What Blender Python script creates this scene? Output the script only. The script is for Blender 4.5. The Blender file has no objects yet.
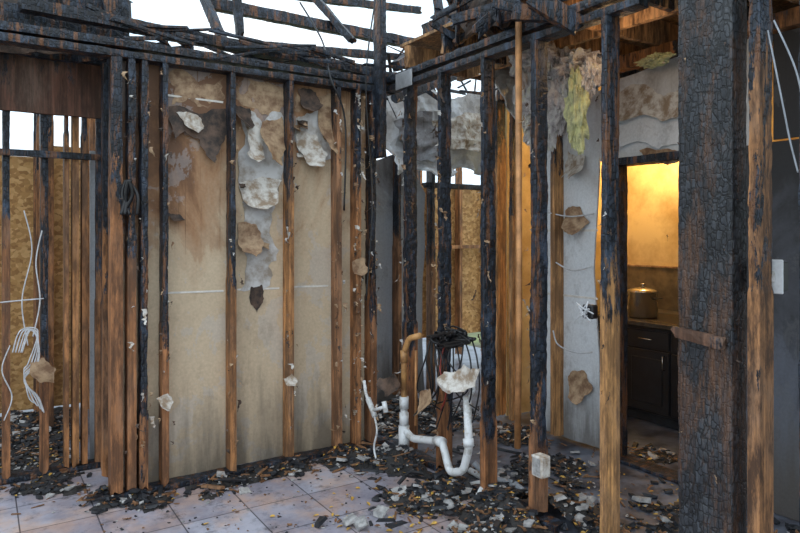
import bpy, bmesh, math, random
from mathutils import Vector, Matrix, noise
random.seed(11)
R = random.random
def U(a,b): return a+(b-a)*R()
sc = bpy.context.scene
sc.view_settings.view_transform='Standard'

# ------------------------------------------------ camera (house axes: X along left wall, Y along right wall, corner at 0,0)
CAM=Vector((-2.233,-3.63,1.40)); F=646.0
RT=Vector((0.839,-0.544,0)); FW=Vector((0.544,0.839,0)); UP=Vector((0,0,1))
cd=bpy.data.cameras.new('camera'); cam=bpy.data.objects.new('camera',cd); sc.collection.objects.link(cam)
cam.location=CAM; cam.rotation_euler=(math.radians(90),0,-math.atan2(0.544,0.839))
cd.lens=F/800*36; cd.sensor_width=36; cd.shift_y=-33/800; cd.clip_start=.02
sc.camera=cam
def ray(x,y): return RT*((x-400)/F)+FW+UP*((233-y)/F)
def on_v(x,y,v): d=ray(x,y); return CAM+d*((v-CAM.y)/d.y)
def on_u(x,y,u): d=ray(x,y); return CAM+d*((u-CAM.x)/d.x)
def on_z(x,y,z): d=ray(x,y); return CAM+d*((z-CAM.z)/d.z)

# ------------------------------------------------ materials
def newmat(name):
    m=bpy.data.materials.new(name); m.use_nodes=True
    nt=m.node_tree; nt.nodes.clear()
    o=nt.nodes.new('ShaderNodeOutputMaterial'); b=nt.nodes.new('ShaderNodeBsdfPrincipled')
    nt.links.new(b.outputs[0],o.inputs[0])
    return m,nt,b
class G:
    def __init__(s,nt): s.nt=nt; s.geo=nt.nodes.new('ShaderNodeNewGeometry')
    def L(s,a,b): s.nt.links.new(a,b)
    def setin(s,inp,v):
        if isinstance(v,bpy.types.NodeSocket): s.L(v,inp)
        else: inp.default_value=v
    def map(s,sc3,loc=(0,0,0),rot=(0,0,0)):
        n=s.nt.nodes.new('ShaderNodeMapping'); n.inputs['Scale'].default_value=sc3; n.inputs['Location'].default_value=loc; n.inputs['Rotation'].default_value=rot
        s.L(s.geo.outputs['Position'],n.inputs[0]); return n.outputs[0]
    def noise(s,vec,scale=1,detail=6,rough=.6,dist=0):
        n=s.nt.nodes.new('ShaderNodeTexNoise'); n.inputs['Scale'].default_value=scale; n.inputs['Detail'].default_value=detail
        n.inputs['Roughness'].default_value=rough; n.inputs['Distortion'].default_value=dist; s.L(vec,n.inputs['Vector']); return n.outputs['Fac']
    def vor(s,vec,scale=1,feature='DISTANCE_TO_EDGE',out='Distance',cheb=False):
        n=s.nt.nodes.new('ShaderNodeTexVoronoi'); n.feature=feature; n.inputs['Scale'].default_value=scale
        if cheb: n.distance='CHEBYCHEV'; n.inputs['Randomness'].default_value=.8
        s.L(vec,n.inputs['Vector']); return n.outputs[out]
    def checks(s,vec):
        """rectangular char checking: F2-F1 in chebychev metric"""
        return s.math('SUBTRACT',s.vor(vec,1,'F2','Distance',True),s.vor(vec,1,'F1','Distance',True))
    def ramp(s,fac,stops):
        n=s.nt.nodes.new('ShaderNodeValToRGB'); e=n.color_ramp.elements
        while len(e)<len(stops): e.new(.5)
        for i,(p,c) in enumerate(stops):
            e[i].position=p; e[i].color=(c,c,c,1) if isinstance(c,(int,float)) else (*c,1)
        s.L(fac,n.inputs[0]); return n.outputs[0]
    def mix(s,fac,a,b,mode='MIX'):
        n=s.nt.nodes.new('ShaderNodeMix'); n.data_type='RGBA'; n.blend_type=mode
        s.setin(n.inputs[0],fac)
        for i,v in ((6,a),(7,b)):
            if isinstance(v,tuple): v=(*v,1)
            s.setin(n.inputs[i],v)
        return n.outputs[2]
    def math(s,op,a,b=0.0,clamp=False):
        n=s.nt.nodes.new('ShaderNodeMath'); n.operation=op; n.use_clamp=clamp; s.setin(n.inputs[0],a); s.setin(n.inputs[1],b); return n.outputs[0]
    def xyz(s):
        n=s.nt.nodes.new('ShaderNodeSeparateXYZ'); s.L(s.geo.outputs['Position'],n.inputs[0]); return n.outputs
    def bump(s,h,b,st=.5,dist=.01):
        n=s.nt.nodes.new('ShaderNodeBump'); n.inputs['Strength'].default_value=st; n.inputs['Distance'].default_value=dist
        s.L(h,n.inputs['Height']); s.L(n.outputs[0],b.inputs['Normal'])
_sm={}
def studmat(line=9,amp=.5,cw=(.46,.20,.07),dirt=.7,brown=.75):
    key=(round(line,1),amp,cw,dirt,brown)
    if key in _sm: return _sm[key]
    m,nt,b=newmat('burnt_lumber'); g=G(nt)
    z=g.xyz()[2]
    n1=g.noise(g.map((9,9,2.0)),1,7,.75)
    f=g.math('ADD',g.math('SUBTRACT',z,line),g.math('MULTIPLY',g.math('SUBTRACT',n1,.5),amp*8))
    cf=g.ramp(g.math('ADD',f,.5),[(.40,0),(.54,1)])
    wn=g.noise(g.map((60,60,1.8)),1,5,.65,.4)
    c=tuple(cw[i]*(1.0,1.02,1.08)[i] for i in range(3))
    wood=g.ramp(wn,[(.28,tuple(v*.28 for v in c)),(.5,c),(.72,tuple(min(1,v*1.6) for v in c))])
    grey=g.ramp(g.noise(g.map((4,4,1.5),(6,1,6)),1,6,.7),[(.48,0),(.62,.45)])
    wood=g.mix(grey,wood,(.20,.145,.11))
    soot=g.ramp(g.noise(g.map((14,14,3),(3,1,2)),1,8,.75),[(.42,.0),(.56,1.0)])
    wood=g.mix(g.math('MULTIPLY',soot,dirt),wood,(.045,.022,.013))
    cm=g.map((60,60,30)); vd=g.checks(cm)
    vc=g.vor(cm,1,'F1','Color',True); sp=nt.nodes.new('ShaderNodeSeparateColor'); g.L(vc,sp.inputs[0])
    n2=g.noise(g.map((12,12,5)),1,8,.75)
    cell=g.ramp(sp.outputs[0],[(0,(.005,.008,.013)),(.7,(.012,.018,.031)),(1,(.032,.045,.066))])
    ch=g.mix(g.ramp(vd,[(.02,1),(.12,0)]),cell,(.001,.001,.0015))
    ch=g.mix(g.math('MULTIPLY',g.ramp(n2,[(.53,0),(.64,1)]),.55),ch,(.075,.11,.17))
    br=g.ramp(g.noise(g.map((22,22,2.2),(7,7,7)),1,8,.75),[(.53,0),(.60,1)])
    ch=g.mix(g.math('MULTIPLY',br,brown),ch,(.21,.085,.030))
    g.L(g.mix(cf,wood,ch),b.inputs['Base Color'])
    g.L(g.ramp(cf,[(0,.7),(1,.46)]),b.inputs['Roughness'])
    b.inputs['Specular IOR Level'].default_value=.45
    h=g.mix(cf,wn,g.ramp(vd,[(0,0),(.18,1)]))
    g.bump(h,b,.55,.004)
    _sm[key]=m; return m
def simple(name,c,rough=.7,var=.25,scale=12,metal=0,bump=.2,c2=None,spec=.5,lo=.38,hi=.62):
    m,nt,b=newmat(name); g=G(nt)
    n=g.noise(g.map((scale,)*3),1,6,.65)
    c2=c2 or tuple(v*(1-var) for v in c)
    g.L(g.ramp(n,[(lo,c2),(hi,c)]),b.inputs['Base Color'])
    b.inputs['Roughness'].default_value=rough; b.inputs['Metallic'].default_value=metal
    b.inputs['Specular IOR Level'].default_value=spec
    if bump: g.bump(n,b,bump,.01)
    return m
def drymat(name,base,stain,dark,topz=1.8,stainamt=1.0,mould=.5,slope=0,drip=.5):
    m,nt,b=newmat(name); g=G(nt); X=g.xyz(); z=X[2]
    n=g.noise(g.map((2.4,2.4,1.7)),1,9,.62,.8)
    st=g.noise(g.map((7,7,.9)),1,7,.62)
    zz=g.math('SUBTRACT',z,g.math('MULTIPLY',g.math('ADD',X[0],.7),slope))
    hf=g.math('ADD',g.math('MULTIPLY',g.math('SUBTRACT',zz,topz),.95),g.math('ADD',g.math('MULTIPLY',g.math('SUBTRACT',n,.5),2.8),g.math('MULTIPLY',g.math('SUBTRACT',st,.5),1.0)))
    f=g.ramp(g.math('ADD',hf,.5),[(.0,0),(.30,.25),(.36,.48),(.62,.75),(1.0,1)])
    c=g.mix(g.math('MULTIPLY',f,stainamt),base,stain)
    f3=g.ramp(g.math('ADD',hf,.0),[(.26,0),(.60,1)])
    c=g.mix(g.math('MULTIPLY',f3,.7*stainamt),c,dark)
    gy=g.ramp(g.noise(g.map((3.3,3.3,2.6),(9,1,4)),1,9,.68,.3),[(.545,0),(.56,1)])
    c=g.mix(g.math('MULTIPLY',gy,.30),c,tuple((base[0]+base[1]+base[2])/3*q for q in (1.05,1.06,1.08)))
    f2=g.ramp(g.noise(g.map((5,5,3.5),(4,2,9)),1,9,.75),[(.55,0),(.72,1)])
    c=g.mix(g.math('MULTIPLY',f2,mould),c,dark)
    dr=g.math('MULTIPLY',g.ramp(g.noise(g.map((60,60,.8),(1,5,2)),1,3,.5),[(.60,0),(.70,1)]),g.ramp(g.math('ADD',hf,.5),[(.15,0),(.6,1)]))
    c=g.mix(g.math('MULTIPLY',dr,drip),c,tuple(.4*q for q in stain))
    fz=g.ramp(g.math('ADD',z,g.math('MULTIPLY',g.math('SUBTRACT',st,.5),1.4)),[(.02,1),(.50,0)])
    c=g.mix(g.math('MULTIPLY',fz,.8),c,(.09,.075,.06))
    fn=g.ramp(g.noise(g.map((70,70,70)),1,3,.6),[(.3,.84),(.7,1.0)])
    c=g.mix(1.0,c,fn,'MULTIPLY')
    g.L(c,b.inputs['Base Color']); b.inputs['Roughness'].default_value=.65
    g.bump(n,b,.2,.02); return m
M_dry=drymat('scorched_drywall_paper',(.62,.485,.33),(.36,.17,.07),(.10,.05,.03),1.72,1.0,.32,.4,.75)
M_dryw=drymat('grey_white_drywall',(.74,.77,.80),(.36,.31,.27),(.09,.08,.075),2.3,.7,.5,0,.3)
M_dryg=drymat('grey_sooty_drywall',(.42,.45,.50),(.16,.13,.11),(.05,.05,.05),2.0,.8,.6)
M_dryd=drymat('blackened_drywall',(.12,.13,.16),(.04,.04,.045),(.015,.015,.015),1.0,.9,.7)
M_flap=simple('peeled_paper_white',(.66,.63,.58),.7,.45,16,c2=(.30,.22,.15),lo=.40,hi=.58)
M_flapt=simple('peeled_paper_tan',(.48,.33,.20),.7,.55,16,c2=(.20,.11,.06))
M_flapd=simple('peeled_paper_charred',(.13,.08,.055),.7,.7,16,c2=(.025,.018,.015))
M_plast=simple('plaster_face',(.60,.59,.58),.8,.5,9,c2=(.30,.25,.20),lo=.36,hi=.58)
M_seam=simple('joint_tape',(.78,.74,.68),.7,.25,20)
M_pvc=simple('white_pvc',(.74,.76,.77),.35,.3,14,bump=.05,c2=(.40,.38,.34),lo=.34,hi=.5)
M_pvcg=simple('grey_conduit',(.34,.37,.41),.4,.3,14,bump=.05)
M_pvcy=simple('yellowed_pipe',(.62,.33,.12),.45,.4,12,bump=.05,c2=(.30,.15,.06))
M_cop=simple('tarnished_copper',(.62,.30,.12),.45,.5,8,.4,.1)
M_blk=simple('black_cable',(.012,.012,.014),.4,.3,30,bump=.05)
M_red=simple('red_hose',(.30,.04,.025),.4,.4,30,bump=.05)
M_wht=simple('white_cable',(.65,.66,.68),.45,.3,30,bump=.05)
M_steel=simple('stainless_steel',(.55,.53,.50),.22,.25,6,.95,.03)
M_cab=simple('dark_cabinet_lacquer',(.022,.021,.024),.28,.4,8,bump=.05)
M_top=simple('counter_stone',(.09,.075,.06),.25,.5,25,bump=.05)
M_kit=simple('warm_painted_wall',(.82,.66,.36),.7,.35,2.4,c2=(.52,.35,.15))
M_bspl=simple('soot_tiled_backsplash',(.22,.17,.10),.5,.5,8)
M_ash=simple('wet_ash',(.040,.036,.034),.75,.6,20,bump=.8,c2=(.012,.011,.011))
M_leafy=simple('yellow_leaf',(.70,.42,.08),.6,.35,40)
M_leafo=simple('brown_leaf',(.28,.13,.055),.6,.5,40)
M_chipw=simple('plaster_rubble',(.48,.47,.46),.8,.5,25)
M_chunk=simple('charcoal_chunk',(.024,.027,.034),.55,.5,30)
M_woodbit=simple('wood_splinter',(.26,.13,.06),.7,.5,30)
M_plate=simple('steel_plate',(.55,.56,.58),.4,.3,10,.7,.05)
M_conc=simple('sooty_concrete',(.17,.19,.24),.35,.6,4,c2=(.035,.035,.045))
M_gnd=simple('ground_soil',(.22,.26,.10),.9,.5,2,c2=(.10,.09,.06))
def osb():
    m,nt,b=newmat('osb_board'); g=G(nt)
    c1=g.vor(g.map((34,34,42)),1,'F1','Color'); n=g.nt.nodes.new('ShaderNodeSeparateColor'); g.L(c1,n.inputs[0])
    col=g.ramp(n.outputs[0],[(0,(.36,.18,.06)),(.5,(.56,.31,.11)),(1,(.74,.46,.20))])
    col=g.mix(g.ramp(g.noise(g.map((2,2,2)),1,6),[(.48,0),(.75,.6)]),col,(.10,.055,.03))
    g.L(col,b.inputs['Base Color']); b.inputs['Roughness'].default_value=.75; return m
M_osb=osb()
def tile():
    m,nt,b=newmat('floor_tile'); g=G(nt)
    br=nt.nodes.new('ShaderNodeTexBrick'); br.offset=0; br.squash=1
    br.inputs['Scale'].default_value=1; br.inputs['Mortar Size'].default_value=.0045; br.inputs['Mortar Smooth'].default_value=.6
    br.inputs['Brick Width'].default_value=.33; br.inputs['Row Height'].default_value=.33
    br.inputs['Color1'].default_value=(.52,.51,.53,1); br.inputs['Color2'].default_value=(.42,.39,.41,1); br.inputs['Mortar'].default_value=(.09,.085,.095,1)
    g.L(g.map((1,1,1),(.1,.12,0)),br.inputs[0])
    n=g.noise(g.map((2.5,2.5,2.5)),1,8,.72); n2=g.noise(g.map((8,8,8)),1,9,.78)
    base=g.mix(g.ramp(g.noise(g.map((4,4,4),(5,5,5)),1,7,.65),[(.44,0),(.60,.85)]),(.47,.48,.54),(.60,.44,.345))
    base=g.mix(g.ramp(n,[(.44,0),(.60,.7)]),base,(.23,.235,.29))
    c=g.mix(1.0,base,br.outputs['Color'],'MULTIPLY')
    c=g.mix(1.0,c,(1.85,1.85,1.85),'MULTIPLY')
    c=g.mix(g.ramp(n2,[(.53,0),(.68,.85)]),c,(.045,.042,.048))
    g.L(c,b.inputs['Base Color'])
    g.L(g.ramp(n2,[(.3,.28),(.7,.7)]),b.inputs['Roughness'])
    g.bump(n2,b,.12,.004)
    return m
M_tile=tile()
def insul():
    m,nt,b=newmat('fibreglass_insulation'); g=G(nt)
    n=g.noise(g.map((7,7,7)),1,7,.7,1)
    g.L(g.ramp(n,[(.3,(.20,.17,.17)),(.46,(.52,.47,.46)),(.56,(.68,.65,.62)),(.70,(.64,.60,.40))]),b.inputs['Base Color'])
    b.inputs['Roughness'].default_value=1; g.bump(g.noise(g.map((50,50,25)),1,5,.8),b,1,.02); return m
M_ins=insul()
M_insy=simple('yellow_green_insulation',(.70,.68,.34),1,.5,20,bump=1,c2=(.36,.36,.22))

# ------------------------------------------------ mesh helpers
def link(o,par=None):
    sc.collection.objects.link(o)
    if par: o.parent=par
    return o
def empty(name):
    e=bpy.data.objects.new(name,None); e.empty_display_size=.1; return link(e)
def meshobj(name,vs,fs,mats,par=None,mi=None,smooth=False,origin=None):
    o0=Vector(origin) if origin is not None else Vector((0,0,0))
    me=bpy.data.meshes.new(name); me.from_pydata([tuple(Vector(v)-o0) for v in vs],[],fs)
    for m in (mats if isinstance(mats,list) else [mats]): me.materials.append(m)
    if mi: me.polygons.foreach_set('material_index',mi)
    if smooth: me.polygons.foreach_set('use_smooth',[True]*len(fs))
    me.update(); o=bpy.data.objects.new(name,me); o.location=o0; return link(o,par)
def box(name,a,b,mat,par=None,bev=.003):
    a=Vector(a); b=Vector(b); c=(a+b)/2
    bm=bmesh.new(); bmesh.ops.create_cube(bm,size=1)
    for v in bm.verts: v.co=Vector((v.co.x*abs(b.x-a.x),v.co.y*abs(b.y-a.y),v.co.z*abs(b.z-a.z)))
    if bev: bmesh.ops.bevel(bm,geom=bm.edges[:],offset=bev,segments=1,affect='EDGES')
    me=bpy.data.meshes.new(name); bm.to_mesh(me); me.materials.append(mat)
    o=bpy.data.objects.new(name,me); o.location=c; return link(o,par)
def beam(name,p0,p1,w,d,mat,par=None,wdir=(1,0,0),erode=.006,line=-9,k=3,seg=None,crack=1.0,ragged=True):
    """lumber with charred, cracked and eroded faces. w along wdir, d across"""
    p0=Vector(p0); p1=Vector(p1); ax=(p1-p0); Ln=ax.length; ax.normalize()
    wd=Vector(wdir); wd=(wd-ax*wd.dot(ax)).normalized(); dd=ax.cross(wd)
    seg=seg or max(6,int(Ln/.022))
    ring=[]
    for i in range(k): ring.append((-1+2*i/k,-1))
    for i in range(k): ring.append((1,-1+2*i/k))
    for i in range(k): ring.append((1-2*i/k,1))
    for i in range(k): ring.append((-1,1-2*i/k))
    vs=[];fs=[];nr=len(ring)
    for s in range(seg+1):
        t=s/seg; c=p0+ax*(Ln*t)
        for (a,b) in ring:
            q=c+wd*(a*w/2)+dd*(b*d/2)
            e=erode if q.z>line else erode*.12
            corner=(abs(a)==1 and abs(b)==1)
            nn=noise.noise(q*7)*.7+noise.noise(q*45)*.35
            dist,_=noise.voronoi(Vector((q.x*40,q.y*40,q.z*20)))
            ck=max(0,.2-(dist[1]-dist[0]))*1.2*crack
            ins=e*(.3+nn+ck+(.45 if corner else 0))
            dirv=-(wd*a+dd*b)
            if dirv.length>0: dirv.normalize()
            q=q+dirv*max(-.3*e,ins)
            if ragged and s in (0,seg): q+=ax*noise.noise(q*40)*erode*4
            vs.append(q)
    for s in range(seg):
        for i in range(nr):
            j=(i+1)%nr; fs.append((s*nr+i,s*nr+j,(s+1)*nr+j,(s+1)*nr+i))
    fs.append(tuple(reversed(range(nr)))); fs.append(tuple(range(seg*nr,seg*nr+nr)))
    return meshobj(name,vs,fs,mat,par,origin=p0)
def torn(pts,lev=3,amp=.18):
    for _ in range(lev):
        out=[]
        for i,p in enumerate(pts):
            q=pts[(i+1)%len(pts)]; m=(p+q)/2; L=(q-p).length
            pr=Vector((-(q-p).y,(q-p).x))
            if pr.length>0: pr.normalize()
            out+= [p, m+pr*U(-amp,amp)*L]
        pts=out
    return pts
def sheet(name,pix,plane,mat,par=None,curl=0,sgn=-1,lev=3,amp=.14,thick=.0025,wav=.004,world=False,wsc=1.0,roll=0):
    """torn sheet on plane ('v',val) or ('u',val); regular grid cuts; outward curl toward the bottom"""
    P=[]
    for p in pix:
        if world: P.append(Vector(p))
        else:
            q=on_v(p[0],p[1],plane[1]) if plane[0]=='v' else on_u(p[0],p[1],plane[1])
            P.append(Vector((q.x if plane[0]=='v' else q.y,q.z)))
    P=torn(P,lev,amp)
    x0=min(p.x for p in P); x1=max(p.x for p in P); z0=min(p.y for p in P); z1=max(p.y for p in P)
    st=max(.008,min(.05,max(x1-x0,z1-z0)/22))
    bm=bmesh.new(); bm.faces.new([bm.verts.new((p.x,p.y,0)) for p in P])
    bmesh.ops.triangulate(bm,faces=bm.faces[:])
    x=x0+st*.5
    while x<x1:
        bmesh.ops.bisect_plane(bm,geom=bm.verts[:]+bm.edges[:]+bm.faces[:],plane_co=(x,0,0),plane_no=(1,0,0)); x+=st
    z=z0+st*.5
    while z<z1:
        bmesh.ops.bisect_plane(bm,geom=bm.verts[:]+bm.edges[:]+bm.faces[:],plane_co=(0,z,0),plane_no=(0,1,0)); z+=st
    H=max(.001,z1-z0); sd=x0*13.7+z0*7.1; ang=U(-.7,.7)
    for v in bm.verts:
        a,z=v.co.x,v.co.y; t=max(0,min(1,(z1-z)/H+ang*(a-(x0+x1)/2)/max(.01,x1-x0)))
        off=plane[1]+sgn*(curl*t**2.2*H*(1+.7*noise.noise(Vector((a*9,z*5,sd)))))+wav*noise.noise(Vector((a*6*wsc,z*6*wsc,sd)))+wav*.4*noise.noise(Vector((a*17*wsc,z*17*wsc,sd)))
        z2=z+(curl*t**3*H*.45)
        v.co=Vector((a,off,z2)) if plane[0]=='v' else Vector((off,a,z2))
    me=bpy.data.meshes.new(name); bm.to_mesh(me); bm.free(); me.materials.append(mat)
    o=bpy.data.objects.new(name,me); link(o,par)
    if thick:
        s=o.modifiers.new('s','SOLIDIFY'); s.thickness=thick; s.offset=0
    return o
def tube(name,paths,mat,par=None,ns=10):
    vs=[];fs=[]
    for pts,r in paths:
        pts=[Vector(p) for p in pts]; base=len(vs); n=len(pts); nrm=None
        for i,p in enumerate(pts):
            t=(pts[min(i+1,n-1)]-pts[max(i-1,0)]).normalized()
            if nrm is None: nrm=t.orthogonal().normalized()
            nrm=(nrm-t*nrm.dot(t)).normalized(); bn=t.cross(nrm)
            for k in range(ns):
                a=2*math.pi*k/ns; vs.append(p+nrm*math.cos(a)*r+bn*math.sin(a)*r)
        for i in range(n-1):
            for k in range(ns):
                j=(k+1)%ns; fs.append((base+i*ns+k,base+i*ns+j,base+(i+1)*ns+j,base+(i+1)*ns+k))
        fs.append(tuple(base+k for k in reversed(range(ns)))); fs.append(tuple(base+(n-1)*ns+k for k in range(ns)))
    return meshobj(name,vs,fs,mat,par,smooth=True)
def crom(pts,n=8):
    pts=[Vector(p) for p in pts]; P=[pts[0]]+pts+[pts[-1]]; out=[]
    for i in range(1,len(P)-2):
        for k in range(n):
            t=k/n; a,b,c,d=P[i-1],P[i],P[i+1],P[i+2]
            out.append(.5*((2*b)+(c-a)*t+(2*a-5*b+4*c-d)*t*t+(3*b-a-3*c+d)*t**3))
    out.append(pts[-1]); return out
def fillet(pts,r=.03,n=5):
    pts=[Vector(p) for p in pts]; out=[pts[0]]
    for i in range(1,len(pts)-1):
        a,b,c=pts[i-1],pts[i],pts[i+1]; rr=min(r,(a-b).length*.45,(c-b).length*.45)
        s=b+(a-b).normalized()*rr; e=b+(c-b).normalized()*rr
        for k in range(n+1):
            t=k/n; out.append(s.lerp(b,t).lerp(b.lerp(e,t),t))
    out.append(pts[-1]); return out

# ------------------------------------------------ floor & ground
floor=empty('floor')
box('tile_slab',(-4.6,-5.2,-.05),(0.05,.6,0),M_tile,floor,0)
box('concrete_slab',(.05,-5.2,-.05),(2.9,3.6,-.004),M_conc,floor,0)
box('concrete_slab',(-4.6,.6,-.05),(.05,3.6,-.004),M_conc,floor,0)
box('ground',(-30,-30,-.3),(30,40,-.06),M_gnd,None,0)

# ------------------------------------------------ left wall (y=0)
WL=empty('wall_left')
def vstud(par,u,v,mat,w=.038,d=.089,z0=.04,z1=2.35,along='u',line=-9,erode=.006,lean=0,nm='stud',**kw):
    wd=(1,0,0) if along=='u' else (0,1,0)
    l=Vector(wd)*lean
    return beam(nm,(u,v,z0),(Vector((u,v,z1))+l),w,d,mat,par,wd,erode,line,**kw)
D=.045
def LX(x): return on_v(x,233,0).x
BR=(.37,.155,.058)
for (x,line,w,er,cw) in [(114,1.7,.06,.005,BR),(129,1.4,.045,.008,BR),(141,.45,.045,.009,BR),(163,.9,.036,.007,BR),(231,1.15,.036,.006,(.44,.195,.068)),(289,1.7,.036,.005,(.54,.25,.09)),(338,2.2,.032,.004,(.42,.20,.09)),(357,1.8,.034,.004,(.50,.22,.085)),(372,1.0,.045,.009,BR)]:
    vstud(WL,LX(x)+.015,D,studmat(line,.38,cw,.7),w=w,line=line,erode=er,lean=U(-.01,.01))
beam('sole_plate',(-1.7,D,.02),(.05,D,.02),.04,.09,studmat(-5),WL,(0,0,1),.006)
beam('top_plate_lower',(-2.75,D,2.345),(.07,D,2.345),.045,.1,studmat(-5),WL,(0,0,1),.007)
beam('top_plate_upper',(-2.75,D,2.40),(.07,D,2.40),.05,.1,studmat(-5),WL,(0,0,1),.008)
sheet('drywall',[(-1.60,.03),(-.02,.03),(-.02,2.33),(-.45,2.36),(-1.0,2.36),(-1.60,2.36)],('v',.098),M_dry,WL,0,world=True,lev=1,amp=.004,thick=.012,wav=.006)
for z in (1.07,2.17):
    for a,b in ((-1.39,-1.05),(-1.01,-.70),(-.66,-.37)):
        if z>2 and a>-1.1: continue
        beam('joint_tape',(a,.090,z),(b,.090,z-.005),.012,.003,M_seam,WL,(0,0,1),.0015,seg=14)
vp=('v',.088)
sheet('exposed_plaster',[(237,108),(262,122),(281,112),(285,160),(274,200),(279,250),(270,285),(240,290),(236,240),(238,180)],vp,M_plast,WL,0,wav=.003,amp=.2)
sheet('exposed_plaster',[(296,118),(318,110),(332,126),(331,158),(316,166),(299,152)],vp,M_plast,WL,amp=.2)
sheet('scorched_paper',[(171,70),(226,76),(225,98),(208,108),(190,98),(172,104)],('v',.09),M_flapt,WL,amp=.25)
sheet('scorched_paper',[(238,84),(284,88),(284,106),(262,114),(240,102)],('v',.09),M_flapt,WL,amp=.25)
sheet('scorched_paper',[(296,92),(334,94),(334,108),(312,106),(297,112)],('v',.09),M_flapt,WL,amp=.25)
sheet('scorch_patch',[(251,286),(262,284),(264,298),(257,312),(251,304)],('v',.086),M_flapd,WL)
sheet('peeled_flap',[(169,106),(226,108),(227,128),(219,150),(212,168),(205,160),(198,140),(184,132),(172,142)],vp,M_flapd,WL,.22)
sheet('peeled_flap',[(176,112),(196,114),(204,126),(196,136),(185,128)],('v',.08),M_flap,WL,.35)
# large sheets of face paper peeling away from the plaster
sheet('peeled_sheet',[(239,112),(258,122),(264,140),(262,160),(252,172),(242,164)],('v',.083),M_flap,WL,.35,wav=.008)
sheet('peeled_sheet',[(262,122),(282,116),(284,150),(278,172),(266,168),(261,146)],('v',.081),M_flapt,WL,.28,wav=.008)
sheet('peeled_sheet',[(240,182),(262,176),(282,180),(276,200),(262,216),(246,208)],('v',.083),M_flap,WL,.4,wav=.01)
sheet('peeled_sheet',[(238,222),(256,224),(262,244),(250,262),(240,254)],('v',.083),M_flapt,WL,.35,wav=.008)
sheet('peeled_sheet',[(297,128),(316,134),(326,156),(316,176),(305,172),(298,152)],('v',.083),M_flap,WL,.4,wav=.008)
sheet('peeled_sheet',[(319,108),(334,108),(336,136),(330,164),(323,146)],('v',.083),M_flapt,WL,.35,wav=.008)
sheet('peeled_flap',[(234,104),(250,108),(254,126),(244,136),(237,126)],('v',.08),M_flapd,WL,.5)
sheet('peeled_flap',[(168,212),(180,214),(184,222),(172,224)],('v',.08),M_flapd,WL,.7)
sheet('peeled_flap',[(298,88),(316,92),(320,108),(308,120),(300,106)],('v',.083),M_flapd,WL,.5)
for _ in range(9):
    x=random.choice([240,262,276,300,328])+U(-4,4); y=U(112,280) if x<290 else U(105,168); s=U(3,6)
    sheet('peeled_curl',[(x-s,y-s),(x+s,y-s*.8),(x+s*.7,y+s*.6),(x,y+s*1.3),(x-s*.8,y+s*.5)],('v',.081),random.choice([M_flap,M_flapt,M_flapt,M_flapd]),WL,.9,lev=2)

def scraps(name,par,items):
    vs=[];fs=[];mi=[]
    for (p,wx,s,m) in items:
        p=Vector(p); n=9; base=len(vs); wx=Vector(wx); out=wx.cross(UP)
        L=s*U(1,2.6); wdt=s*U(.3,.8); ph=U(0,6); cu=U(.5,2.0)
        for i in range(n):
            t=i/(n-1); ww=wdt*(1-.7*t+U(-.35,.3))
            c=p-UP*L*(t-.35*cu*t*t)+out*(cu*L*.5*t*t*math.cos(ph))+wx*(U(-.15,.15)*s+ cu*L*.3*t*t*math.sin(ph))
            tw=ph*.3+t*cu*1.5; dx=wx*math.cos(tw)+out*math.sin(tw)
            vs+= [c-dx*ww/2,c+out*.1*ww,c+dx*ww/2]
        for i in range(n-1):
            b=base+i*3; fs+=[(b,b+1,b+4,b+3),(b+1,b+2,b+5,b+4)]; mi+=[m,m]
    return meshobj(name,vs,fs,[M_flap,M_flapt,M_flapd,M_plast],par,mi)
it=[]
for x,n in ((163,26),(231,28),(289,32),(338,50),(357,110),(372,60),(141,24),(127,18)):
    for _ in range(n):
        u=LX(x)+U(-.02,.06); it.append(((u,U(-.01,.01),U(.15,2.3)),(1,0,0),U(.012,.05),random.choice([0,1,1,2,2,3])))
scraps('paper_scraps',WL,it)
sheet('peeled_flap',[(283,378),(292,373),(296,382),(291,389),(285,387)],('v',-.01),M_flap,WL,.8)
sheet('peeled_flap',[(156,398),(168,393),(173,402),(166,413),(159,409)],('v',-.01),M_flap,WL,.8)
sheet('peeled_flap',[(352,262),(364,257),(368,270),(360,280),(353,274)],('v',-.01),M_flapt,WL,.5)

# ------------------------------------------------ return wall + recessed left frame
WR=empty('wall_return')
for i,v in enumerate((.17,.31,.45,.58)):
    vstud(WR,-1.60-.015*(i%2),v,studmat([.8,1.5,.6,1.3][i],.4,(.42,.18,.065),.8),along='v',w=.05,d=.1,line=1.0)
beam('top_plate',(-1.6,.05,2.38),(-1.6,.7,2.38),.09,.09,studmat(-5),WR,(1,0,0),.008)
WN=empty('wall_nook')
VN=.62
def NX(x): return on_v(x,233,VN).x
for x,line,w,cw in ((6,1.5,.04,BR),(44,.75,.045,BR),(66,2.0,.025,(.5,.22,.08)),(75,2.6,.035,(.55,.25,.09)),(84,2.0,.03,(.40,.17,.06)),(103,1.9,.04,(.45,.20,.07)),(-30,1.6,.04,BR),(-90,1.5,.04,BR)):
    vstud(WN,NX(x),VN,studmat(line,.35,cw,.7),w=w,z1=2.4,line=line)
box('drywall_edge',(NX(91),VN+.04,.03),(NX(98),VN+.055,1.9),M_dryw,WN,.001)
beam('sole_plate',(-3.0,VN,.02),(-1.58,VN,.02),.04,.09,studmat(-5),WN,(0,0,1),.006)
beam('header_board',(-3.0,VN-.06,2.24),(-1.55,VN-.06,2.24),.32,.035,studmat(2.5,.25,(.14,.06,.035),.7),WN,(0,0,1),.004,k=6)
beam('header_plate',(-3.0,VN-.06,2.43),(-1.3,VN-.06,2.43),.09,.12,studmat(-5),WN,(0,0,1),.01)
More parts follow.
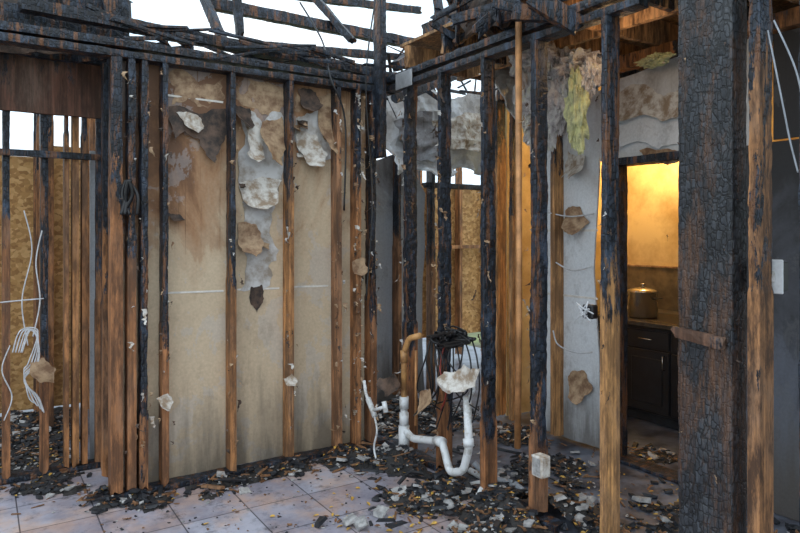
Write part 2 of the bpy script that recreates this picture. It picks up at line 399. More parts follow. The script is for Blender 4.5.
beam('cross_rail',(-3.0,VN-.07,1.85),(-1.60,VN-.07,1.85),.04,.04,studmat(-5),WN,(0,0,1),.004)
WB=empty('wall_rear')
def sheetbox(name,u0,u1,v,z0,z1,mat,par,t=.012): return box(name,(u0,v,z0),(u1,v+t,z1),mat,par,.001)
sheetbox('osb_sheathing',-3.2,-1.75,2.2,0.02,2.0,M_osb,WB)
sheetbox('osb_sheathing',-1.75,-0.4,2.2,0.02,2.1,M_osb,WB)
sheetbox('osb_sheathing',.95,3.2,2.2,0.25,1.95,M_osb,WB)
for u in (-3.0,-2.6,-2.2,-1.8,-1.4,-1.0,1.1,1.5,1.75,1.9,2.3,2.7,3.1):
    vstud(WB,u,2.14,studmat(2.1,.4),z1=2.4,line=2.1)
beam('top_plate',(-3.2,2.14,2.42),(3.2,2.14,2.42),.08,.09,studmat(-5),WB,(0,0,1),.008)
beam('window_rail',(.9,2.1,1.25),(3.2,2.1,1.25),.04,.06,studmat(9),WB,(0,0,1),.003)
WM=empty('wall_partition')
for i,v in enumerate((.85,1.05,1.3,1.6,1.9)):
    vstud(WM,-1.52,v,studmat(2.2,.4),along='v',z1=2.4,line=2.2)
    if v>1.2: vstud(WM,-1.85,v+.2,studmat(2.0,.4,(.42,.18,.065),.8),along='v',z1=2.4,line=2.2)

# ------------------------------------------------ right wall (x=0)
WRt=empty('wall_right')
def RV(x): return on_u(x,233,0).y
for (x,line,w,er,cw) in [(403,.85,.05,.010,BR),(437,.5,.045,.011,BR),(481,.4,.040,.009,BR),(530,.4,.045,.009,BR),(601,1.2,.036,.006,(.58,.29,.10))]:
    vstud(WRt,D,RV(x)-.01,studmat(line,.34,cw,.65),along='v',w=w,line=line,erode=er,z1=2.36,lean=U(-.01,.01))
beam('corner_post_upper',(-.05,-.02,1.9),(-.05,-.02,3.1),.06,.09,studmat(-5),WRt,(1,0,0),.008)
beam('sole_plate',(D,0,.02),(D,-1.5,.02),.04,.09,studmat(-5),WRt,(0,0,1),.008)
beam('top_plate_lower',(D,.05,2.35),(D,-1.95,2.35),.04,.09,studmat(-5),WRt,(0,0,1),.006)
beam('top_plate_upper',(D,.05,2.41),(D,-2.0,2.41),.05,.1,studmat(-5),WRt,(0,0,1),.009)
beam('top_plate',(D,-1.9,2.42),(D,-4.2,2.42),.09,.1,studmat(-5),WRt,(0,0,1),.01)
def postmat():
    m,nt,b=newmat('alligator_char'); g=G(nt)
    warp=nt.nodes.new('ShaderNodeTexNoise'); warp.inputs['Scale'].default_value=12; warp.inputs['Detail'].default_value=5
    g.L(g.geo.outputs['Position'],warp.inputs['Vector'])
    vm=nt.nodes.new('ShaderNodeVectorMath'); vm.operation='MULTIPLY_ADD'; g.L(warp.outputs['Color'],vm.inputs[0]); vm.inputs[1].default_value=(.035,.035,.035); g.L(g.geo.outputs['Position'],vm.inputs[2])
    mp=nt.nodes.new('ShaderNodeMapping'); mp.inputs['Scale'].default_value=(56,56,28); g.L(vm.outputs[0],mp.inputs[0]); cm=mp.outputs[0]
    vd=g.checks(cm)
    vc=g.vor(cm,1,'F1','Color',True); sp=nt.nodes.new('ShaderNodeSeparateColor'); g.L(vc,sp.inputs[0])
    cell=g.ramp(sp.outputs[0],[(0,(.012,.014,.018)),(.6,(.024,.028,.037)),(1,(.06,.068,.082))])
    fib=g.noise(g.map((90,90,5)),1,7,.75)
    cell=g.mix(g.ramp(fib,[(.40,0),(.60,.8)]),cell,(.005,.005,.007))
    pale=g.ramp(g.noise(g.map((3.5,3.5,1.8),(1,1,6)),1,8,.75),[(.48,0),(.64,1)])
    cell=g.mix(g.math('MULTIPLY',pale,.6),cell,g.ramp(fib,[(.38,(.03,.034,.04)),(.62,(.18,.19,.205))]))
    c=g.mix(g.ramp(vd,[(.03,.9),(.15,0)]),cell,(.002,.002,.002))
    br=g.ramp(g.noise(g.map((5,5,1.3),(2,3,1)),1,8,.78),[(.49,0),(.59,1)])
    c=g.mix(g.math('MULTIPLY',br,.6),c,g.ramp(fib,[(.38,(.03,.014,.009)),(.65,(.24,.11,.05))]))
    g.L(c,b.inputs['Base Color']); b.inputs['Roughness'].default_value=.48
    h=g.mix(.45,g.ramp(vd,[(0,0),(.2,1)]),fib); g.bump(h,b,.7,.005); return m
M_post=postmat()
beam('charred_post',(.03,-2.255,0),(.03,-2.255,2.7),.215,.10,M_post,WRt,(0,1,0),.005,k=14,seg=170,crack=1.2)
beam('charred_block',(-.035,-2.15,1.03),(-.035,-2.34,1.01),.045,.03,studmat(1.2,.3,(.16,.075,.04)),WRt,(0,0,1),.006)
vstud(WRt,D,-2.425,studmat(1.6,.9,(.40,.185,.07),.9),along='v',w=.045,z0=0,z1=2.7,line=1.2)
vstud(WRt,D,-2.60,studmat(-5),along='v',w=.05,d=.12,z0=0,z1=2.7)
vstud(WRt,D,-3.0,studmat(1.0,.3),along='v',z0=0,z1=2.4)
it=[]
for x,n in ((403,64),(437,64),(481,44),(530,36),(601,22)):
    for _ in range(n):
        it.append(((U(-.02,.03),RV(x)+U(-.05,.04),U(.15,2.3)),(0,1,0),U(.012,.04),random.choice([0,1,1,2,2,3])))
for _ in range(18): it.append(((-.03,-2.2+U(-.22,.12),U(.2,2.4)),(0,1,0),U(.012,.024),random.choice([1,2,2])))
scraps('paper_scraps',WRt,it)
box('strap_plate',on_u(396,90,-.005)-Vector((.004,0,0)),on_u(412,68,-.005)+Vector((.004,0,0)),M_plate,WRt,.001)
LS=empty('light_switch')
b=on_u(773,276,.10); box('switch_plate',b-Vector((.004,.035,.06)),b+Vector((.004,.035,.06)),M_dryw,LS,.003)
box('switch_rocker',b-Vector((.009,.01,.02)),b+Vector((-.003,.01,.02)),M_pvc,LS,.002)
box('switch_box',b+Vector((.004,-.028,-.05)),b+Vector((.05,.028,.05)),M_blk,LS,.002)

# ------------------------------------------------ hallway wall (x=1.1) with doorway
UH=1.10
WH=empty('wall_hall')
def box_u(name,v0,v1,z0,z1,mat,par,u=UH,t=.012): return box(name,(u,v0,z0),(u+t,v1,z1),mat,par,.001)
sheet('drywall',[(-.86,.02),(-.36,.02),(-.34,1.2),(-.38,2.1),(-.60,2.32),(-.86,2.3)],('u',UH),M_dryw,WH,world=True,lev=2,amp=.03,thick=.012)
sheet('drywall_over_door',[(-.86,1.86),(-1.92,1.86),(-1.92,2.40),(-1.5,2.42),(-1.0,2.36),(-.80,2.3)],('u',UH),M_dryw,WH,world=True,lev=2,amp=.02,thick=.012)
box_u('drywall_burnt',-2.9,-1.93,1.87,2.40,M_dryd,WH)
sheet('torn_paper',[(618,92),(640,84),(664,96),(684,90),(684,118),(664,124),(640,116),(620,126)],('u',UH-.01),M_flap,WH,.15)
sheet('torn_paper',[(615,122),(650,128),(684,120),(684,140),(660,150),(632,144),(616,156)],('u',UH-.012),M_dryw,WH,.1)
sheet('torn_paper',[(640,150),(668,148),(684,155),(670,166),(645,165)],('u',UH-.014),M_flapt,WH,.2)
sheet('torn_paper',[(568,150),(586,156),(588,172),(580,186),(572,174),(567,180)],('u',UH-.014),M_flap,WH,.4)
sheet('torn_paper',[(566,210),(580,206),(590,222),(582,240),(571,232)],('u',UH-.014),M_flapt,WH,.4)
sheet('torn_paper',[(568,376),(584,370),(594,388),(584,408),(572,398)],('u',UH-.014),M_flapt,WH,.3)
for x,line in ((557,1.9),(515,1.6),(500,2.1)):
    v=on_u(x,233,UH-.05).y
    vstud(WH,UH-.05,v,studmat(line,.3,(.54,.27,.10),.6),along='v',line=line,z1=2.4)
for z in (1.42,.98):
    beam('joint_tape',(UH-.008,-.38,z),(UH-.008,-.84,z),.015,.004,M_seam,WH,(0,0,1),.001,seg=8)
vj=on_u(619,233,UH).y
door=empty('door_1')
beam('jamb_far',(UH,vj,0),(UH,vj,1.82),.035,.13,studmat(-5),door,(0,1,0),.005)
beam('jamb_near',(UH,-1.75,0),(UH,-1.75,1.82),.035,.13,studmat(-5),door,(0,1,0),.005)
beam('door_head',(UH,vj+.02,1.84),(UH,-1.77,1.84),.05,.13,studmat(-5),door,(0,0,1),.005)
beam('threshold',(UH,vj,.01),(UH,-1.75,.01),.02,.13,studmat(-5),door,(0,0,1),.003)
box_u('drywall_near',-2.9,-1.77,0,1.86,M_dryd,WH)
beam('top_plate',(UH,.1,2.45),(UH,-3.2,2.45),.09,.09,studmat(2.6,.3),WH,(0,0,1),.006)
WE=empty('wall_end')
sheet('drywall',[(.12,.02),(1.02,.02),(1.0,1.0),(1.03,1.75),(.8,2.1),(.5,2.0),(.12,2.2)],('v',1.0),M_dryg,WE,world=True,lev=2,amp=.03,thick=.012)
for u in (.35,.7,1.05): vstud(WE,u,.94,studmat(1.3,.4,(.35,.17,.08)),line=1.3)
beam('door_head',(1.0,.95,1.82),(2.0,.95,1.82),.05,.09,studmat(-5),WE,(0,0,1),.006)
vstud(WE,1.95,.94,studmat(1.9,.4),line=1.9)
CE=empty('ceiling')
sheet('hanging_ceiling_drywall',[(384,96),(420,90),(452,98),(498,84),(512,120),(498,160),(474,188),(450,176),(430,192),(404,178),(386,186)],('v',.7),M_dryw,CE,.25,wav=.09,lev=4,amp=.16,thick=.012,wsc=.6)
sheet('hanging_ceiling_drywall',[(432,120),(470,112),(500,124),(492,150),(470,160),(440,148)],('v',.55),M_flap,CE,.3,wav=.06,lev=3,thick=.004)
sheet('hanging_ceiling_drywall',[(395,120),(430,112),(434,150),(424,172),(402,160)],('v',.6),M_dryg,CE,.3,wav=.06,lev=3,thick=.006)
sheet('hanging_ceiling_drywall',[(486,62),(524,50),(540,84),(530,150),(506,130),(494,100)],('v',-.15),M_dryw,CE,.2,wav=.06,lev=4,thick=.01)
box('roof_sheathing',(.15,-3.2,2.66),(2.9,.05,2.68),studmat(9,.3,(.55,.30,.12),.6),CE,.001)
for i,v in enumerate((-2.9,-2.5,-2.1,-1.7,-1.3,-.9,-.5,-.1)):
    beam('ceiling_joist',(.1,v,2.56),(2.9,v,2.56),.15,.04,studmat(9 if i%3 else 2.5,.3,(.55,.29,.12),.8),CE,(0,0,1),.006)
beam('ceiling_joist_trimmer',(.62,-3.1,2.54),(.62,.0,2.54),.12,.04,studmat(9,.3,(.60,.34,.15),.8),CE,(0,0,1),.005)
box('kitchen_ceiling',(UH+.05,-2.8,2.36),(2.75,0.1,2.38),M_kit,CE,.001)

# ------------------------------------------------ kitchen
WK=empty('wall_kitchen')
box('back_panel',(2.45,-2.8,0),(2.47,0.1,2.36),M_kit,WK,.001)
box('side_panel',(UH+.05,.08,0),(2.47,.1,2.36),M_kit,WK,.001)
box('side_panel',(UH+.05,-2.8,0),(2.47,-2.78,2.36),M_kit,WK,.001)
box('backsplash',(2.435,-2.7,.78),(2.45,.05,1.12),M_bspl,WK,.001)
box('backsplash_trim',(2.425,-2.7,1.12),(2.45,.05,1.135),M_flapt,WK,.001)
KC=empty('kitchen_counter')
box('carcass',(1.88,-2.6,.08),(2.42,-.05,.71),M_cab,KC,.004)
box('toe_kick',(1.93,-2.6,0),(2.42,-.05,.08),M_chunk,KC,.002)
box('countertop',(1.84,-2.62,.715),(2.42,-.03,.755),M_top,KC,.006)
v=-.07
while v>-2.5:
    v2=v-.38
    box('drawer_front',(1.862,v2+.01,.56),(1.88,v-.01,.69),M_cab,KC,.004)
    box('cabinet_door',(1.862,v2+.01,.10),(1.88,v-.01,.545),M_cab,KC,.004)
    box('door_panel',(1.852,v2+.06,.16),(1.862,v-.06,.49),M_cab,KC,.004)
    tube('handle',[([(1.862,(v+v2)/2-.05,.63),(1.84,(v+v2)/2-.05,.63),(1.84,(v+v2)/2+.05,.63),(1.862,(v+v2)/2+.05,.63)],.005),([(1.862,v2+.045,.42),(1.84,v2+.045,.42),(1.84,v2+.045,.52),(1.862,v2+.045,.52)],.005)],M_steel,KC,8)
    v=v2
def lathe(name,prof,c,mat,par=None,n=40):
    vs=[];fs=[]
    for r,z in prof:
        for k in range(n):
            a=2*math.pi*k/n; vs.append((c[0]+r*math.cos(a),c[1]+r*math.sin(a),c[2]+z))
    for i in range(len(prof)-1):
        for k in range(n):
            j=(k+1)%n; fs.append((i*n+k,i*n+j,(i+1)*n+j,(i+1)*n+k))
    return meshobj(name,vs,fs,mat,par,smooth=True)
pc=on_u(643,300,2.05); pc=(2.05,pc.y,.756)
pot=empty('cooking_pot')
lathe('pot_body',[(.0,0),(.10,0),(.108,.012),(.108,.19),(.114,.195),(.114,.2),(.105,.2),(.105,.02),(0,.015)],pc,M_steel,pot)
lathe('pot_lid',[(.113,.201),(.112,.207),(.08,.222),(.03,.23),(.012,.232),(.012,.245),(.02,.25),(.018,.258),(0,.26)],pc,M_steel,pot)
for s in (1,-1):
    tube('pot_handle',[(crom([(pc[0]-.03,pc[1]+s*.107,pc[2]+.15),(pc[0]-.03,pc[1]+s*.145,pc[2]+.155),(pc[0]+.03,pc[1]+s*.145,pc[2]+.155),(pc[0]+.03,pc[1]+s*.107,pc[2]+.15)]),.006)],M_blk,pot)

# ------------------------------------------------ insulation
INS=empty('insulation_batt')
def fluff(name,c,rad,mat,seed,par=INS,amp=.45):
    bm=bmesh.new(); bmesh.ops.create_icosphere(bm,subdivisions=5,radius=1)
    for v in bm.verts:
        n=v.co.normalized(); s=Vector((seed,seed*2,0))
        f=1+amp*noise.fractal(n*1.8+s,1,2,5)+.25*noise.noise(Vector((n.x*9,n.y*9,n.z*3))+s)
        v.co=Vector((n.x*rad[0]*f,n.y*rad[1]*f,n.z*rad[2]*f))
    me=bpy.data.meshes.new(name); bm.to_mesh(me); bm.free(); me.materials.append(mat)
    o=bpy.data.objects.new(name,me); o.location=c; return link(o,par)
for i,(x,y,u,r,m) in enumerate([(536,62,.55,(.10,.16,.10),M_ins),(552,80,.6,(.09,.16,.18),M_ins),(545,108,.6,(.07,.13,.20),M_ins),(574,66,.6,(.10,.14,.09),M_ins),(564,98,.55,(.07,.10,.20),M_ins),(577,112,.5,(.04,.065,.19),M_insy),(590,76,.55,(.05,.06,.10),M_ins),(528,92,.5,(.06,.10,.20),M_ins),(655,60,.95,(.06,.10,.03),M_insy),(536,128,.6,(.05,.08,.14),M_ins)]):
    fluff('batt_wad',on_u(x,y,u),r,m,i*3.1)

# ------------------------------------------------ roof remains
RF=empty('charred_roof_framing')
def rb(x0,y0,x1,y1,v0,v1,w=.05,d=.09,er=.008,mat=None):
    beam('charred_rafter',on_v(x0,y0,v0),on_v(x1,y1,v1),w,d,mat or studmat(-5),RF,(0,0,1),er)
rb(20,4,372,72,.1,.25,.07,.09)
rb(120,24,374,80,.3,.3,.04,.06)
rb(196,-20,222,38,.9,.6,.06,.06)
rb(205,2,446,50,1.0,1.0,.09,.08)
rb(250,44,460,62,.6,.9,.06,.06)
rb(228,-12,420,10,1.6,1.6,.07,.06)
rb(300,-20,352,40,1.2,.8,.06,.08)
rb(236,-10,240,34,.8,.8,.06,.06)
rb(396,66,476,8,.5,.9,.08,.08)
rb(425,30,520,-18,1.3,1.3,.12,.10)
rb(404,44,520,56,.8,.4,.08,.08)
rb(436,-10,446,62,.9,.9,.07,.06)
rb(395,98,480,66,.3,.5,.07,.06)
rb(-30,-10,130,14,.5,.4,.16,.08)
rb(-30,8,128,34,.2,.3,.12,.08)
rb(60,-20,90,60,.3,.35,.1,.08)
rb(104,-20,122,70,.3,.3,.08,.08)
sheet('charred_sheathing',[(-40,-30),(40,-20),(118,-4),(126,34),(112,60),(60,58),(-40,54)],('v',.45),M_flapd,RF,.1,wav=.03,thick=.012)
def clump(x,y,u,s,n,par=RF):
    for _ in range(n):
        c=on_u(x+U(-s,s)*1.3,y+U(-s,s)*.6,u+U(-.15,.15)); dv=Vector((U(-1,1),U(-1,1),U(-.5,.5))).normalized()*U(.08,.22)
        beam('charred_fragment',c-dv,c+dv,U(.04,.1),U(.02,.06),studmat(-5),par,(0,0,1),.01,seg=8)
clump(488,12,.1,34,26)
clump(540,6,.05,20,8)
sheet('charred_sheathing',[(446,-14),(530,-18),(534,14),(520,38),(490,30),(470,42),(452,22)],('u',.12),M_flapd,RF,.2,wav=.03,thick=.012)
for _ in range(60):
    u=U(-1.6,.2); z=U(2.42,2.56); a=U(-.5,.5)
    c=Vector((u,U(0,.5),z)); dv=Vector((math.cos(a),math.sin(a)*.5,U(-.35,.35)))*U(.05,.22)
    beam('charred_lath',c-dv,c+dv,U(.015,.04),U(.01,.04),studmat(-5),RF,(0,0,1),.006,seg=6,k=2)
for _ in range(34):
    c=on_v(U(385,500),U(24,100),U(.3,1.1)); dv=Vector((U(-1,1),U(-1,1),U(-.6,.6))).normalized()*U(.06,.25)
    beam('charred_splinter',c-dv,c+dv,U(.012,.04),U(.01,.03),studmat(-5),RF,(0,0,1),.006,seg=7,k=2)
for u in (-2.6,-1.9,-1.1,-.3):
    beam('charred_joist',(u,.6,2.62),(u+.1,2.2,2.62),.1,.045,studmat(-5),RF,(0,0,1),.01)

# ------------------------------------------------ plumbing
DP=empty('drain_pipe')
def pu(x,y,u=-.06): return on_u(x,y,u)
main=[pu(404,398),pu(404,428),pu(412,438),pu(442,441),pu(450,472),pu(463,471),pu(469,448),pu(467,396)]
tube('pipe_run',[(fillet(main,.035,6),.022),([pu(404,396),pu(404,408)],.029),([pu(404,412),pu(404,424)],.029),([pu(436,440),pu(443,442)],.029),([pu(468,438),pu(469,446)],.029),([pu(404,425),pu(404,452)],.034),([pu(404,446),pu(404,464)],.026)],M_pvc,DP,16)
tube('upper_pipe',[(fillet([pu(404,402),pu(404,352),pu(409,338),pu(420,335)],.03),.018),([pu(404,350),pu(404,362)],.023)],M_pvcy,DP,14)
tube('side_pipe',[(fillet([pu(416,425,-.03),pu(416,350,-.03)],.02),.009)],M_cop,DP,12)
tube('tee_branch',[(fillet([pu(468,400),pu(474,388),pu(470,376)],.02),.012)],M_pvc,DP,12)
LP=empty('pipe_offcut')
tube('offcut',[([on_z(470,470,.05),on_z(505,489,.03)],.018),([on_z(478,496,.03),on_z(492,468,.06)],.015),([on_z(470,484,.03),on_z(500,478,.05)],.013)],M_pvc,LP,12)
GP=empty('grey_conduit')
tube('conduit_bend',[(fillet([on_z(474,462,.12),on_z(486,476,.05),on_z(516,484,.04),on_z(534,500,.03)],.05,8),.016),([on_z(508,482,.04),on_z(517,485,.04)],.021)],M_pvcg,GP,12)
VA=empty('shutoff_valve')
tube('valve_body',[(fillet([pu(364,380,-.25),pu(366,394,-.25),pu(372,408,-.25)],.02),.010),([pu(368,398,-.25),pu(375,416,-.25)],.017),([pu(372,410,-.25),pu(386,406,-.25)],.010),([pu(384,401,-.25),pu(386,412,-.25)],.015),(crom([pu(374,414,-.25),pu(377,430,-.25),pu(374,446,-.25),pu(376,458,-.25)],6),.006)],M_pvc,VA,12)
WP=empty('water_pipe')
tube('riser',[(fillet([(-.03,RV(523),2.5),(-.03,RV(523.5),1.0),(-.03,RV(522),.35)],.02),.016)],M_cop,WP,12)
CB=empty('electrical_cable')
paths=[]
for i in range(18):
    pts=[]; ph=U(0,6)
    for k in range(7):
        a=ph+k*U(.6,1.5); pts.append(pu(450+math.cos(a)*U(4,24),338+math.sin(a)*U(2,13),-.06+U(-.05,.04)))
    paths.append((crom(pts,6),U(.004,.008)))
for i in range(14):
    x=U(428,474); paths.append((crom([pu(x,338),pu(x+U(-8,8),360,-.1),pu(x+U(-14,14),390,-.08),pu(x+U(-20,16),U(400,430),-.05)],8),.0045))
tube('black_bundle',paths,M_blk,CB,7)
tube('red_hose',[(crom([pu(444,346),pu(440,368,-.1),pu(446,392,-.1),pu(441,410)],8),.005)],M_red,CB,8)
sheet('hanging_rag',[(450,372),(464,364),(480,368),(476,386),(460,398),(449,388)],('u',-.1),M_flap,CB,.4)
sheet('hanging_rag',[(384,378),(394,372),(400,384),(394,400),(386,394)],('u',-.12),M_flapd,CB,.5)
sheet('hanging_rag',[(420,392),(430,388),(436,404),(428,420),(421,408)],('u',-.10),M_flapt,CB,.5)
tube('ceiling_cable',[(crom([on_v(300,2,.5),on_v(322,40,.3),on_v(330,76,-.02),on_v(345,120,-.03),on_v(344,210,-.03)],8),.006),(crom([on_v(376,-5,-.1),on_v(366,80,-.08),on_v(372,200,-.06),on_v(366,300,-.06)],8),.005)],M_blk,CB,7)
tube('wall_cable',[(crom([pu(768,30,-.02),pu(776,70,-.05),pu(784,110,-.05),pu(790,140,-.03),pu(798,172,-.02)],8),.003),(crom([pu(774,20,-.02),pu(796,70,-.05),pu(806,120,-.03)],8),.003)],M_pvcg,CB,7)
WC=empty('white_cable')
pths=[]
def pn(x,y): return on_v(x,y,VN-.1)
for i in range(8):
    o=U(-6,6); pths.append((crom([pn(18+o,352),pn(26+o,330),pn(38,336+o),pn(34+o,362),pn(24,376+o),pn(34+o,396),pn(40+o,408+o)],8),.0035))
pths.append((crom([pn(42,230),pn(36,262),pn(40,300),pn(33,336)],8),.004))
pths.append((crom([pn(24,210),pn(32,250),pn(22,300),pn(28,345)],8),.0035))
pths.append((crom([pn(10,345),pn(2,370),pn(12,396),pn(4,420)],8),.0035))
pths.append((crom([pn(0,302),pn(20,300),pn(44,298)],6),.004))
tube('cable_coil',pths,M_wht,WC,7)
sheet('hanging_rag',[(30,362),(44,357),(56,368),(54,384),(40,386),(30,376)],('v',VN-.1),M_flapt,WC,.5)
HC=empty('white_cable')
tube('hall_cable',[(crom([on_u(556,262,UH-.1),on_u(572,270,UH-.1),on_u(592,266,UH-.1)],6),.005),(crom([on_u(553,330,UH-.1),on_u(558,344,UH-.1),on_u(575,352,UH-.1),on_u(592,352,UH-.1)],8),.005),(crom([on_u(548,212,UH-.1),on_u(570,216,UH-.05),on_u(594,213,UH-.05)],8),.005),(crom([on_u(546,150,UH-.1),on_u(545,220,UH-.1),on_u(547,290,UH-.1),on_u(545,340,UH-.1)],8),.004)],M_wht,HC,7)
OB=empty('outlet_box')
b=pu(541,465,-.035); box('box_body',b-Vector((.03,.035,.05)),b+Vector((.03,.035,.05)),M_flap,OB,.006)
box('box_recess',b-Vector((.032,.025,.04)),b+Vector((-.028,.025,.04)),M_chipw,OB,.001)
JB=empty('junction_box')
b=pu(590,311,-.0); box('box_body',b-Vector((.02,.03,.03)),b+Vector((.02,.03,.03)),M_blk,JB,.006)
tube('conductor_tails',[(crom([b,b+Vector((-.04,U(-.03,.03),U(-.03,.03))),b+Vector((-.03,U(-.05,.05),U(-.05,.05)))],6),.003) for _ in range(9)],M_wht,JB,6)
CK=empty('melted_light_switch')
b=on_v(129,195,-.04)
tube('melted_strips',[(crom([b+Vector((U(-.02,.02),U(-.03,.03),.08)),b+Vector((U(-.04,.04),U(-.03,.03),0)),b+Vector((U(-.04,.04),U(-.04,.04),-.1))],6),.01) for _ in range(6)],M_blk,CK,7)

# ------------------------------------------------ debris
mounds=[(-.22,-.85,.27,.09),(-.05,-1.25,.26,.12),(-.1,-.35,.22,.10),(-.65,-.04,.22,.075),(-1.15,-.03,.22,.075),(-1.5,-.03,.19,.09),(-.9,-.02,.2,.05),(.1,-1.8,.30,.08),(.05,-.8,.25,.08),(-.28,-1.35,.20,.06),(-.1,-2.2,.25,.05),(.6,-.9,.3,.05),(.9,-.3,.3,.07),(.5,-1.7,.3,.05),(-.35,-.08,.24,.09),(-1.9,.45,.25,.05),(-2.3,.5,.22,.04),(-1.65,.05,.15,.07),(.15,-1.4,.25,.10),(-2.2,1.1,.5,.12),(-1.9,1.7,.5,.12),(.5,.5,.5,.1),(.9,-2.3,.4,.05),(-.15,-2.7,.3,.04),(1.3,-1.1,.25,.03)]
def Hd(u,v):
    h=0
    for (a,b,r,t) in mounds:
        d=((u-a)**2+(v-b)**2)/(r*r)
        if d<6: h=max(h,t*math.exp(-d*1.6))
    n=noise.fractal(Vector((u*5,v*5,.3)),1,2,4)
    return h*(.75+1.0*n)+.006*noise.noise(Vector((u*30,v*30,1)))-.014
def region(u,v):
    if u<-.02 and v<-.02: return 0
    if .1<u<1.0 and v<.85: return 1
    if u>1.17 and v<-.1: return 2
    if u<-1.68 and .02<v<.55: return 3
    if u<-1.68 and v>.68: return 4
    return -1
DBs=[empty('fire_debris') for _ in range(5)]
st=.025; u0,u1,v0,v1=-2.8,1.6,-3.1,2.1
nu=int((u1-u0)/st); nv=int((v1-v0)/st)
for rg in range(5):
    idx={}; vs=[]; fs=[]
    def vid(i,j):
        if (i,j) not in idx:
            u=u0+i*st; w=v0+j*st; h=Hd(u,w)+.012*noise.noise(Vector((u*60,w*60,5)))
            idx[(i,j)]=len(vs); vs.append((u,w,max(h,-.003)))
        return idx[(i,j)]
    for i in range(nu):
        for j in range(nv):
            u=u0+(i+.5)*st; w=v0+(j+.5)*st
            if region(u,w)==rg and Hd(u,w)>.003: fs.append((vid(i,j),vid(i+1,j),vid(i+1,j+1),vid(i,j+1)))
    if fs: meshobj('ash_bed',vs,fs,M_ash,DBs[rg])
BV=[[] for _ in range(5)];BF=[[] for _ in range(5)];BM=[[] for _ in range(5)]
def leaf(p,s,m):
    rg=region(p.x,p.y)
    if rg<0: return
    vs,fs,mi=BV[rg],BF[rg],BM[rg]
    a=U(0,6.28); dx=Vector((math.cos(a),math.sin(a),U(-.4,.4))); dy=Vector((-math.sin(a),math.cos(a),U(-.4,.4))); b=len(vs)
    for (x,y,z) in ((-1,0,.0),(-.4,-.5,.25),(.4,-.45,.3),(1.1,0,.1),(.4,.45,.3),(-.4,.5,.25),(0,0,0)):
        vs.append(p+dx*x*s+dy*y*s+UP*(z*s))
    for k in range(6): fs.append((b+6,b+k,b+(k+1)%6)); mi.append(m)
def chunk(p,s,m,flat=.5,ln=1.0):
    rg=region(p.x,p.y)
    if rg<0: return
    vs,fs,mi=BV[rg],BF[rg],BM[rg]
    a=U(0,6.28); t=U(-.4,.4); M=Matrix.Rotation(a,3,'Z')@Matrix.Rotation(t,3,'X')@Matrix.Rotation(U(-.3,.3),3,'Y'); b=len(vs)
    for x,y,z in ((-1,-1,-1),(1,-1,-1),(1,1,-1),(-1,1,-1),(-1,-1,1),(1,-1,1),(1,1,1),(-1,1,1)):
        vs.append(p+M@Vector((x*s*ln*U(.5,1.1),y*s*U(.4,1.1),z*s*flat*U(.4,1.1)))+UP*s*flat*.5)
    for f in ((0,3,2,1),(4,5,6,7),(0,1,5,4),(1,2,6,5),(2,3,7,6),(3,0,4,7)):
        fs.append(tuple(b+q for q in f)); mi.append(m)
cnt=0; tries=0
while cnt<9500 and tries<300000:
    tries+=1; u=U(-2.7,1.5); v=U(-3.1,1.9)
    h=Hd(u,v)
    pr=max(.002 if (u<0 and v<0) else .02,min(1,(h+.010)*20))
    if u<-1.0 and v<-.5: pr*=.25
    if R()>pr: continue
    cnt+=1; p=Vector((u,v,max(h,0)+.003)); r=R()
    if r<.08: leaf(p,U(.008,.017),0)
    elif r<.22: leaf(p,U(.008,.018),1)
    elif r<.58: chunk(p,U(.004,.018),3,.6,U(.8,2.5))
    elif r<.82: chunk(p,U(.003,.013) if R()<.88 else U(.02,.04),2,.3)
    else: chunk(p,U(.003,.008),4,.6,U(2,8))
for x,y,s in ((350,520,.045),(362,524,.04),(320,522,.03),(380,512,.035),(500,478,.04),(560,500,.035),(450,515,.03),(395,462,.03),(355,448,.03),(640,500,.04),(300,446,.03)):
    p=on_z(x,y,.02); chunk(p,s,2 if s>.034 else 3,.35)
for _ in range(50):
    p=on_z(U(370,520),U(445,525),.05); chunk(p,U(.008,.016),3,.6,U(2,6))
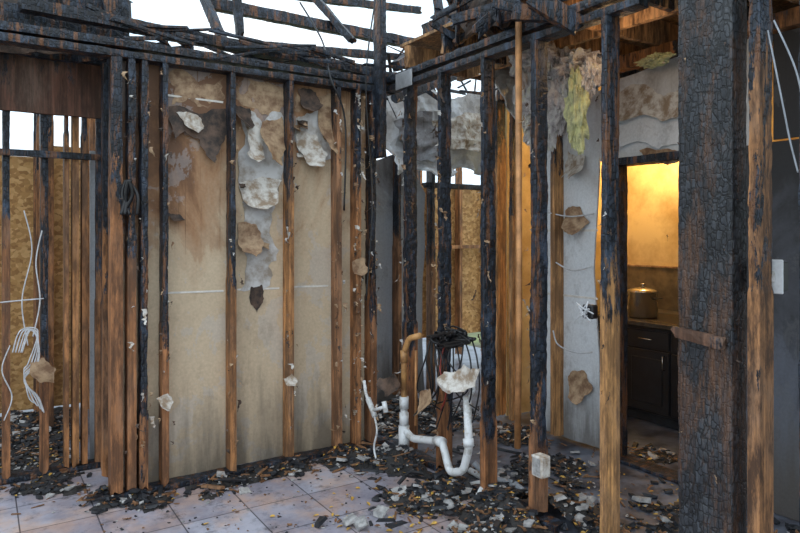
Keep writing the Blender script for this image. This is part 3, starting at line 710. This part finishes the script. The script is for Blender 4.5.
for _ in range(26):   # charred lath pieces heaped at the foot of the left wall
    p=Vector((U(-1.5,-.1),U(-.16,-.04),U(.01,.05))); chunk(p,U(.008,.014),random.choice([3,3,4]),.6,U(3,8))
for x0,x1,y0,y1,n in ((200,330,500,533,8),(330,420,485,533,50),(0,180,480,500,10),(600,680,470,533,40),(545,600,470,520,34),(400,540,480,533,90)):
    for _ in range(n):
        p=on_z(U(x0,x1),U(y0,y1),.004); p.z+=max(0,Hd(p.x,p.y)); leaf(p,U(.008,.018),random.choice([0,0,1]))
for _ in range(260):
    p=on_z(U(100,520),U(462,533),.002); chunk(p,U(.002,.007),random.choice([3,3,2,4]),.4,U(.8,2))
for rg in range(5):
    if BF[rg]: meshobj('rubble_and_leaves',BV[rg],BF[rg],[M_leafy,M_leafo,M_chipw,M_chunk,M_woodbit],DBs[rg],BM[rg])

# ------------------------------------------------ light
w=bpy.data.worlds.new('sky'); sc.world=w; w.use_nodes=True
nt=w.node_tree; bg=nt.nodes['Background']
tc=nt.nodes.new('ShaderNodeTexCoord'); nz=nt.nodes.new('ShaderNodeTexNoise'); nz.inputs['Scale'].default_value=2.5; nz.inputs['Detail'].default_value=5
rp=nt.nodes.new('ShaderNodeValToRGB'); rp.color_ramp.elements[0].position=.4; rp.color_ramp.elements[0].color=(.60,.79,.96,1); rp.color_ramp.elements[1].position=.6; rp.color_ramp.elements[1].color=(.93,.97,1,1)
nt.links.new(tc.outputs['Generated'],nz.inputs[0]); nt.links.new(nz.outputs['Fac'],rp.inputs[0]); nt.links.new(rp.outputs[0],bg.inputs[0])
bg.inputs[1].default_value=1.75
def plight(name,loc,e,col,r=.1):
    l=bpy.data.lights.new(name,'POINT'); l.energy=e; l.color=col; l.shadow_soft_size=r
    o=bpy.data.objects.new(name,l); o.location=loc; link(o)
plight('kitchen_lamp',(2.15,-.45,2.1),24,(1,.68,.30))
plight('hall_warm_fill',(.40,-1.5,2.35),2.2,(1,.62,.3))  # added weak fill to warm the ceiling wood, not a hall fixture
